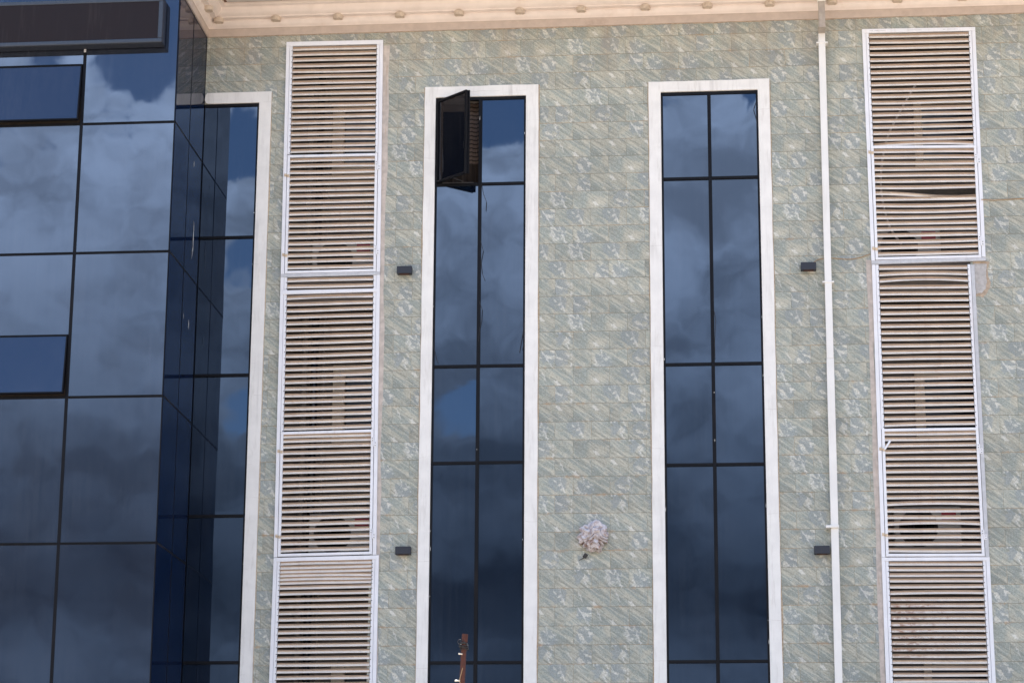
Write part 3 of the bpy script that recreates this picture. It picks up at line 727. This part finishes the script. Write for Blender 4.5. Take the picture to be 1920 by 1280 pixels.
SLAT = [(.031, .0410), (.032, .0380), (.006, .0300), (.023, .0045), (.022, .001)]
SLATB = [(o-.005, z) for o, z in SLAT][::-1]
def slat(mb, s, hold, zl, zr, bow=0., tw=0., rot=0., dl=0., dr=0., N=10, yc=-.004):
    W_ = s.wid(); rings = []
    for i in range(N+1):
        t = i/N; u = lerp(hold/W_, 1-hold/W_, t)
        p_ = s.pt(u, zl, zr); dz_ = bow*(4*t*(1-t)) + lerp(dl, dr, t) + tw*math.sin(t*math.pi*2)
        a = rot*math.sin(t*math.pi)
        ring = []
        for o, z in SLAT + SLATB:
            oo = o*math.cos(a) - (z-.02)*math.sin(a); z2 = o*math.sin(a) + (z-.02)*math.cos(a)
            ring.append((p_.x, yc-oo, p_.y + z2 + dz_))
        rings.append(ring)
    o = len(mb.f); mb.sweep(rings); n = len(rings[0])
    for i in range(N):                                   # the upper lip faces down, its brown shade is painted on
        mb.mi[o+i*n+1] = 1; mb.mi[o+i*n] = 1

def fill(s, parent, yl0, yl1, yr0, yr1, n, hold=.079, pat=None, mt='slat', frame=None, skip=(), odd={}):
    """slats of one field between two photo rows; pat = relative pitches"""
    zl0, zl1, zr0, zr1 = s.z(0, yl0), s.z(0, yl1), s.z(1, yr0), s.z(1, yr1)
    pat = pat or [1]*n; tot = sum(pat); acc = 0; q = MB(); fr = frame or s.fr
    for i in range(n):
        v = (acc + pat[i]*.5)/tot; acc += pat[i]
        zl, zr = lerp(zl0, zl1, v), lerp(zr0, zr1, v)
        fr.cur = 1
        for sd, zz_ in ((0, zl), (1, zr)):               # dark rivets at the slat ends
            x = s.X(sd, zz_) + (hold-.010)*(1 if sd == 0 else -1)
            fr.box(x-.004, x+.004, -.0335, -.030, zz_-.028, zz_-.019)
        fr.cur = 0
        if i in skip: continue
        if i in odd:
            kw = dict(odd[i]); lab = kw.pop('label'); b_ = MB(); slat(b_, s, hold, zl, zr, **kw)
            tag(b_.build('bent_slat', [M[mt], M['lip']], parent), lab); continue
        slat(q, s, hold, zl, zr, bow=random.gauss(0, .0018), tw=random.gauss(0, .0007), rot=random.gauss(0, .05), dl=random.gauss(0, .0012), dr=random.gauss(0, .0012))
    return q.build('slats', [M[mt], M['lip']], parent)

def door(s, yl0, yl1, yr0, yr1, n, latch, hinge, pat=None, odd={}, handle=False):
    d = thing('door_panel', (s.X(0, s.z(0, yl1)), 0, s.z(0, yl1)), None, None); d.parent = s.t; d.location = d.location - s.t.location
    z = lambda sd, y: s.z(sd, y); f = MB(); h = .030; g0 = .046
    bl = at(0, 0)[1]-at(0, 5)[1]
    f.cur = 0
    s.bar(f, g0, -g0, z(0, yl0), z(1, yr0), z(0, yl0)-h, z(1, yr0)-h, -.036, .0)
    s.bar(f, g0, -g0, z(0, yl1)+h, z(1, yr1)+h, z(0, yl1), z(1, yr1), -.036, .0)
    s.bar(f, g0, g0+h, z(0, yl0)-h, z(1, yr0)-h, z(0, yl1)+h, z(1, yr1)+h, -.036, .0)
    s.bar(f, -g0-h, -g0, z(0, yl0)-h, z(1, yr0)-h, z(0, yl1)+h, z(1, yr1)+h, -.036, .0)
    pad = 4.5
    fill(s, d, yl0+pad, yl1-pad-1, yr0+pad, yr1-pad-1, n, .077, pat, frame=f, odd=odd)
    f.build('door_frame', [M['louver'], M['wire']], d, bevel=.002)
    for yy in hinge:
        zz_ = s.z(1, yy); x = s.X(1, zz_)-.046; q = MB()
        q.box(x-.026, x+.002, -.042, -.0365, zz_, zz_+.055); q.box(x-.002, x+.032, -.040, -.0335, zz_-.055, zz_+.004)
        q.tube([(x, -.042, zz_-.05), (x, -.042, zz_+.05)], .006, 8)
        q.cur = 1
        for a, c in ((-.013, .042), (-.013, .014), (.02, -.012), (.02, -.042)): q.box(x+a-.004, x+a+.004, -.0435, -.0395, zz_+c-.004, zz_+c+.004)
        q.build('hinge', [M['louver'], M['wire']], d)
    for yy in latch:
        zz_ = s.z(0, yy); x = s.X(0, zz_)+.045; q = MB()
        q.box(x-.03, x-.004, -.043, -.0325, zz_-.012, zz_+.020); q.box(x+.003, x+.03, -.046, -.0365, zz_-.022, zz_+.010)
        q.tube([(x-.024, -.048, zz_+.004), (x+.022, -.048, zz_-.004)], .0055, 8)
        q.build('latch', M['trim'], d, bevel=.002)
    if handle:
        zz_ = s.z(0, latch[0]); x = s.X(0, zz_)+.06; q = MB()
        q.prism([(x, zz_-.005), (x+.02, zz_-.01), (x+.085, zz_+.085), (x+.06, zz_+.09)], -.052, -.044); q.build('handle', M['louver'], d, bevel=.002)
    return d

def verticals(s, yl0, yl1, yr0, yr1, ow=.040, holder=True, ow_r=None, mr=None):
    z = s.z; ow_r = ow_r or ow
    s.bar(s.fr, 0, ow, z(0, yl0), z(1, yr0), z(0, yl1), z(1, yr1))
    if mr is None: s.bar(s.fr, -ow_r, 0-1e-9, z(0, yl0), z(1, yr0), z(0, yl1), z(1, yr1))
    if holder:
        s.bar(s.fr, .043, .074, z(0, yl0), z(1, yr0), z(0, yl1), z(1, yr1), -.027)
        s.bar(s.fr, -.074, -.043, z(0, yl0), z(1, yr0), z(0, yl1), z(1, yr1), -.027)
def rail(s, yl0, yl1, yr0, yr1, mb=None, y0=-.034, d=(0, -1e-9)):
    s.bar(mb or s.fr, d[0], d[1], s.z(0, yl0), s.z(1, yr0), s.z(0, yl1), s.z(1, yr1), y0)
def marks(s, yl, yr, us):                                   # faint stamped maker's marks on the rails, unreadable smudges
    q = MB()
    for u0, n in us:
        for i in range(n):
            p_ = s.pt(u0 + i*.011, s.z(0, yl), s.z(1, yr)); w2_ = random.uniform(.003, .0055)
            if random.random() < .8: q.box(p_.x-w2_, p_.x+w2_, -.0352, -.0343, p_.y-.004, p_.y+.004)
    q.build('stamped_marks', M['steel'], s.t)

# left column, upper screen
A = Screen('louver_screen', 'white louver screen left of the middle window with two hinged louver doors', (538, 81), (719, 77), (514, 1045), (706, 1040))
rail(A, 81, 89, 77, 84.5)
verticals(A, 89, 291, 84.5, 288); fill(A, A.t, 89, 291, 84.5, 287.5, 19)
verticals(A, 291, 515, 288, 510.5, holder=False)
door(A, 293, 514.5, 289, 510, 19, (331, 480), (312, 470))
mr_ = MB(); rail(A, 515, 521.5, 510.5, 516.5, mr_); tag(mr_.build('rail', M['steel'], A.t, bevel=.002), 'bare aluminium cross rail')
marks(A, 518, 513.5, ((.1, 8), (.36, 12), (.75, 6)))
verticals(A, 521.5, 810, 516.5, 805)
fill(A, A.t, 522, 545, 517, 541, 2)
rail(A, 546, 553.5, 542, 548, y0=-.035, d=(.03, -.03))
fill(A, A.t, 554, 811, 548.5, 805, 21, odd={0: dict(label='slat twisted flat below the white bar', rot=.35, dl=-.004, dr=-.004)})
verticals(A, 810, 1045, 805, 1040, holder=False)
door(A, 811, 1044, 805.5, 1039, 19, (847, 1006), (829, 1001), pat=[.7, .75] + [1]*17)
A.fr.build('frame', [M['louver'], M['wire']], A.t, bevel=.002)
# left column, lower screen
A2 = Screen('louver_screen', 'white louver screen at the bottom left with slats crowded at its top', (514, 1045.5), (711, 1040.5), (505, 1280), (706, 1280))
A2.px = ((514, 1045.5), (711, 1040.5), (497, 1500), (701, 1500)); A2.c[2] = Vector(at(497, 1500)); A2.c[3] = Vector(at(701, 1500))
rail(A2, 1046, 1053.5, 1041, 1048.5)
verticals(A2, 1053.5, 1500, 1048.5, 1500)
fill(A2, A2.t, 1053.5, 1500, 1048.5, 1500, 39, pat=[.62, .62, .6, .6, .6, .66, .85] + [1]*32,
     odd={3: dict(label='slat bowed upward near the top', bow=.006, dr=-.012), 4: dict(label='second slat bowed upward near the top', bow=.007, dr=-.010)})
A2.fr.build('frame', [M['louver'], M['wire']], A2.t, bevel=.002)
# right column, upper screen
C1 = Screen('louver_screen', 'white louver screen at top right, widest of all, with one slat fallen askew', (1616, 57), (1828, 53), (1634, 497), (1848, 490))
rail(C1, 57, 64.5, 53, 60); marks(C1, 60.5, 56.5, ((.06, 14), (.40, 12), (.72, 12)))
verticals(C1, 64.5, 283, 60, 277); fill(C1, C1.t, 64.5, 281, 60, 276, 19, odd={18: dict(label='slat bowed up against the door', bow=.022)})
verticals(C1, 283, 490, 277, 483, holder=False)
door(C1, 275.5, 489, 274, 484, 18, (288, 468), (299, 453),
     odd={7: dict(label='slat fallen at its right end', dr=-.052, tw=.010, rot=-.5), 9: dict(label='slat sagging in the middle', bow=-.010), 10: dict(label='another slat sagging in the middle', bow=-.009)})
mr_ = MB(); rail(C1, 490, 497, 484, 490, mr_); tag(mr_.build('rail', M['steel'], C1.t, bevel=.002), 'bare aluminium bottom rail')
marks(C1, 493.5, 487, ((.08, 16), (.42, 14), (.8, 8)))
C1.fr.build('frame', [M['louver'], M['wire']], C1.t, bevel=.002)
# right column, middle screen
C2 = Screen('louver_screen', 'narrower white louver screen at middle right with a handle on its louver door', (1634.5, 497), (1826.4, 496), (1652.7, 1045), (1854.5, 1044))
verticals(C2, 497.5, 805, 496.5, 802, mr=1)
fill(C2, C2.t, 498, 804, 496, 800, 25, odd={1: dict(label='slat bowed upward in the middle', bow=.013), 2: dict(label='next slat bowed upward in the middle', bow=.015, rot=.3)})
verticals(C2, 805, 1045, 802, 1044, holder=False, mr=1)
door(C2, 805, 1043.5, 802, 1043, 19, (843, 1003), (842, 1003), pat=[.8, .9] + [1]*17, handle=True,
     odd={11: dict(label='slat bowed upward in the lower door', bow=.012), 14: dict(label='second slat bowed upward in the lower door', bow=.014)})
for ya_ in (499.5, 1042): C2.bar(C2.fr, .002, -.045, C2.z(0, ya_), C2.z(1, ya_), C2.z(0, ya_+2), C2.z(1, ya_+2), -.004, .010)
jb = MB(); C2.bar(jb, -.040, -1e-9, C2.z(0, 497.5), C2.z(1, 497.5), C2.z(0, 1045), C2.z(1, 1044))
tag(jb.build('jamb', M['steel'], C2.t, bevel=.002), 'bare aluminium right jamb')
C2.fr.build('frame', [M['louver'], M['wire']], C2.t, bevel=.002)
# right column, lower screen
C3 = Screen('louver_screen', 'rust stained white louver screen at the bottom right', (1652.7, 1045.5), (1855, 1044.5), (1661, 1280), (1867, 1280))
C3.px = (C3.px[0], C3.px[1], (1669, 1500), (1878, 1500)); C3.c[2] = Vector(at(1669, 1500)); C3.c[3] = Vector(at(1878, 1500))
rail(C3, 1045.5, 1052, 1044.5, 1051)
verticals(C3, 1052, 1500, 1051, 1500)
fill(C3, C3.t, 1052, 1500, 1051, 1500, 38, mt='slat_rust', pat=[.9]*4 + [1]*34)
C3.fr.build('frame', [M['louver'], M['wire']], C3.t, bevel=.002)

# ------------------------------------------------------------------ air conditioners and pipes in the shafts
def aircon(loc, label):
    t = thing('air_conditioner', loc, label, 'air conditioner', 'air conditioners behind the louvers')
    x, y, z = loc
    q = MB(); q.box(x-.37, x+.37, y, y+.27, z+.03, z+.50); q.build('casing', M['ac'], t, bevel=.015)
    q = MB(); q.box(x-.30, x-.22, y+.03, y+.24, z, z+.03); q.box(x+.22, x+.30, y+.03, y+.24, z, z+.03); q.build('foot', M['grille'], t)
    q = MB(); c = (x-.10, y-.001, z+.262)
    q.lathe(c, [(.215, .0), (.215, -.004), (.02, -.004), (.02, 0)], 28, 'y')
    for r0 in (.05, .08, .11, .14, .17, .20): q.lathe(c, [(r0, -.006), (r0+.006, -.010), (r0+.010, -.006)], 24, 'y')
    q.build('fan_grille', M['grille'], t)
    q = MB(); q.box(x+.155, x+.315, y-.004, y-.0005, z+.35, z+.44); q.build('badge', M['red'], t)
    return t
a0 = aircon((-4.50, .55, 9.345), 'beige air conditioner behind the upper door of the left louver screen')
copy_thing(a0, (-4.45, .55, 6.10), 'beige air conditioner behind the lower door of the left louver screen')
copy_thing(a0, (2.02, .55, 9.345), 'beige air conditioner behind the door of the top right louver screen')
copy_thing(a0, (2.12, .55, 6.10), 'beige air conditioner behind the door of the middle right louver screen')
for x, mt_, r0, lab in ((-4.98, 'shaft', .035, 'grey drain pipe at the far left inside the left shaft'), (-4.86, 'void', .045, 'dark drain pipe beside the grey one inside the left shaft'), (-4.75, 'shaft', .018, 'thin grey pipe right of the dark drain pipe in the left shaft')):
    q = MB(); q.tube([(x, .85, 3.0), (x, .85, 12.1)], r0, 12)
    for z in (4.2, 7.4, 10.6): q.lathe((x, .85, z), [(r0*1.2, 0), (r0*1.2, .05)], 12)
    tag(q.build('drain_pipe', M[mt_], smooth=True), lab, 'pipe')
def curve(pts, n=8):
    out = []; P_ = [Vector(p_) for p_ in pts]; P_ = [P_[0]] + P_ + [P_[-1]]
    for i in range(1, len(P_)-2):
        for j in range(n):
            t = j/n; a, b, c, d = P_[i-1:i+3]
            out.append(.5*((2*b) + (c-a)*t + (2*a-5*b+4*c-d)*t*t + (3*b-a-3*c+d)*t**3))
    return out + [P_[-2]]
hp = []
for px, py in ((1716, 160), (1690, 205), (1664, 258), (1652, 320), (1654, 372), (1668, 425), (1690, 458)):
    x, z = at(px, py, .5); hp.append((x, .5, z))
q = MB(); q.tube(curve(hp), .013, 8); tag(q.build('refrigerant_hose', M['hose'], smooth=True), 'pale hose curving down behind the top right louver screen', 'hose')

# ------------------------------------------------------------------ downpipe
dp = thing('downpipe', (1.075, -.06, 0), 'white square downpipe running down the tiles between window and right louver screens', 'downpipe')
def pipe_seg(name, z0, z1, mt_, w_=.04, y0=-.095, y1=-.012, dxt=0.):
    q = MB(); xa = lambda z: lerp(1.068, 1.085, (z-4.6)/7.4)
    vs = [(xa(z)+sx*w_, y, z) for z in (z0, z1) for sx, y in ((-1, y0), (1, y0), (1, y1), (-1, y1))]
    q.add(vs, [(0, 1, 5, 4), (1, 2, 6, 5), (2, 3, 7, 6), (3, 0, 4, 7), (0, 3, 2, 1), (4, 5, 6, 7)])
    return q.build(name, mt_, dp, bevel=.006)
pipe_seg('pipe', 0.02, 8.15, M['pipe'], .041); pipe_seg('pipe', 8.15, 12.02, M['pipe'], .0385)
pipe_seg('upper_pipe', 12.0, 12.40, M['pipe_tan'], .037, -.29, -.215); 
q = MB(); q.box(1.045, 1.123, -.29, -.012, 11.985, 12.01); q.build('elbow', M['pipe_tan'], dp, bevel=.004)
pipe_seg('pipe', 12.30, 12.55, M['pipe'], .045, -.30, -.212)
for z, ext in ((11.875, .02), (9.03, .02)):
    q = MB(); x = lerp(1.068, 1.085, (z-4.6)/7.4); q.box(x-.045-ext, x+.045+ext, -.101, -.001, z-.010, z+.008); q.build('clip', M['pipe'], dp, bevel=.003)
q = MB(); x = lerp(1.068, 1.085, .22); q.box(x-.095, x+.046, -.12, -.001, 6.255, 6.285); tag(q.build('clip', M['pipe'], dp, bevel=.004), 'clip with an arm sticking out to the left')

# ------------------------------------------------------------------ wall lamps
def wall_lamp(loc, label):
    t = thing('wall_lamp', loc, label, 'wall lamp', 'black box wall lamps on the tiles')
    x, y, z = loc
    q = MB(); q.box(x-.085, x+.085, -.095, -.012, z-.044, z+.044); q.build('case', M['lamp_black'], t, bevel=.006)
    q = MB(); q.box(x-.05, x+.05, -.012, 0, z-.035, z+.035); q.build('backplate', M['grille'], t)
    q = MB(); q.box(x-.055, x+.055, -.078, -.03, z-.047, z-.0445); q.build('lens', M['rust'], t)
    return t
l0 = wall_lamp((-3.69, 0, 9.275), 'black box wall lamp between the left louver screen and the middle window, upper')
for x, z, lab in ((.865, 9.22, 'black box wall lamp left of the downpipe with a tan cable'), (-3.65, 6.06, 'black box wall lamp between the left louver screen and the middle window, lower'),
                  (.930, 6.02, 'black box wall lamp left of the downpipe without a cable, lower')):
    copy_thing(l0, (x, 0, z), lab)

# ------------------------------------------------------------------ cables on the wall
def wall_cable(pxs, r0, mt_, label):
    pts = []
    for i, (px, py, Y) in enumerate(pxs):
        x, z = at(px, py, Y); pts.append((x, Y, z))
    q = MB(); q.tube(curve(pts), r0, 6); return tag(q.build('cable', M[mt_], smooth=True), label, 'cable')
wall_cable([(1523, 494, -.02), (1536, 486, -.015), (1560, 484, -.006), (1590, 486, -.006), (1612, 483, -.006), (1632, 476, -.02)], .0045, 'tanwire', 'thin tan cable from wall lamp to the right louver screen')
wall_cable([(1840, 374, -.045), (1862, 375.5, -.006), (1890, 374, -.006), (1940, 371, -.006)], .0045, 'tanwire', 'thin brown cable along the tiles right of the right louver screen')

# ------------------------------------------------------------------ rag stuffed in the wall, black cable end
cx, cz = at(1112, 1006)
bm = bmesh.new(); bmesh.ops.create_icosphere(bm, subdivisions=6, radius=1.0)
for v in bm.verts:
    d = v.co.normalized(); a = math.atan2(d.z, d.x)
    out = 1 + .20*noise.noise(Vector((math.cos(a)*1.5, math.sin(a)*1.5, 3.3))) + .12*noise.noise(Vector((math.cos(a)*3.5, math.sin(a)*3.5, 8.1)))
    q0 = Vector((d.x, d.y*.6, d.z))
    n0 = noise.noise(q0*1.1+Vector((2, 5, 1))); n_1 = noise.noise(q0*2.3+Vector((7, 1, 4)))
    t1 = 2.6*d.z + 1.0*d.x*d.x + 1.5*n0 + .55*n_1                      # folds sweeping across the right side
    t2 = 2.3*d.x - 1.4*d.z + 1.6*n0 - .6*n_1 + 3.1                      # steeper folds on the left
    fold = lambda t: abs(math.sin(math.pi*t))**.55
    mixf = min(1, max(0, .5 + 1.6*(d.x + .25 + .5*n_1)))
    h = .46*lerp(fold(t2), fold(t1), mixf) + .10*fold(2.1*t1+.7*t2) + .03*noise.noise(q0*9)
    r0 = out*(.58 + h)
    v.co = Vector((d.x*r0*.158, min(d.y*r0*.125, .10), d.z*r0*.158))
    if v.co.z < -.05: v.co.x *= 1 + .4*(v.co.z+.05)
me = bpy.data.meshes.new('cloth_bundle'); bm.to_mesh(me); bm.free(); me.materials.append(M['cloth'])
for pl in me.polygons: pl.use_smooth = True
ob = bpy.data.objects.new('cloth_bundle', me); col.objects.link(ob); ob.location = (cx, -.035, cz)
tag(ob, 'crumpled dirty white cloth bundle stuffed against the tiles between the tall windows', 'cloth')
x, z = at(1097.5, 1042)
q = MB(); q.prism([(x-.028, z-.014), (x+.004, z-.030), (x+.028, z+.010), (x-.002, z+.030)], -.05, 0)
q.tube([(x-.01, -.02, z-.02), (x-.035, -.006, z-.03), (x-.07, -.004, z-.045)], .004, 6)
tag(q.build('cable_end', M['wire'], bevel=.004), 'small black cable end poking from the tiles below the cloth bundle', 'cable end')

# ------------------------------------------------------------------ rusty post in front of the building
YP = -6.0
xt, zt_ = at(871, 1188, YP); xb, zb = at(866.5, 1280, YP); wpx = (at(877, 1188, YP)[0]-at(866, 1188, YP)[0])
lean = (xt-xb)/(zt_-zb); hw = wpx*.46
po = thing('metal_post', (xt-lean*zt_, YP, 0), 'rusty brown metal post with wire wound round its top, in front of the middle window', 'post')
q = MB(); ps = [(xt-lean*(zt_-z), YP, z) for z in (0, 1.2, 2.4, zt_-.30, zt_)]
q.tube(ps, [hw*1.02]*4 + [hw*.98], 14); q.build('shaft', M['rust'], po)
q = MB(); q.tube([(xt+hw*.75, YP-.3*hw, zt_-.06-.01), (xt+hw*.95, YP-.3*hw, zt_-.002)], hw*.42, 8)
q.build('lug', M['rust'], po)
q = MB(); rnd = random.Random(3)
for turn in range(7):
    z0 = zt_-.075 - turn*.009; tl = rnd.uniform(-.35, .35); rr = hw*rnd.uniform(1.15, 1.6); ox = rnd.uniform(-.4, .25)*hw
    q.tube([(xt-lean*.09 + ox + rr*math.cos(a_), YP + rr*math.sin(a_), z0 + tl*rr*math.cos(a_+turn)) for a_ in [2*math.pi*i/18 for i in range(19)]], .0042, 6)
q.tube(curve([(xt-hw, YP-hw, zt_-.10), (xt-hw*2.3, YP-hw, zt_-.075), (xt-hw*1.9, YP-hw*1.1, zt_-.05), (xt-hw*.5, YP-hw*1.2, zt_-.058), (xt+hw, YP-hw, zt_-.09), (xt+hw*1.6, YP-hw, zt_-.125)]), .003, 6)
tag(q.build('wire_coil', M['wire'], smooth=True), 'tangle of black wire wound round the rusty post top', 'wire')
ls = thing('string_light', (xb-hw, YP, zb), 'string of small cream bulbs on a tan wire tied to the rusty post', 'string light')
px_ = lambda px, py: (at(px, py, YP-hw*1.1)[0], YP-hw*1.1, at(px, py, YP-hw*1.1)[1])
q = MB(); q.tube(curve([px_(867.5, 1251), px_(866, 1257), px_(863, 1268), px_(862, 1276), px_(865, 1290), px_(864, 1320)]), .0034, 6); q.build('wire', M['tanwire'], ls, smooth=True)
for (x0_, y0_), (x1_, y1_) in (((867, 1225.5), (859.5, 1224.5)), ((862.5, 1275.5), (852.5, 1275)), ((866, 1318), (857, 1317))):
    q = MB(); a, b2 = Vector(px_(x0_, y0_)), Vector(px_(x1_, y1_))
    q.tube([a, a.lerp(b2, .6), a.lerp(b2, .72), a.lerp(b2, .9), b2], [.006, .006, .0085, .0085, .005], 10); q.build('bulb', M['bulb'], ls, smooth=True)
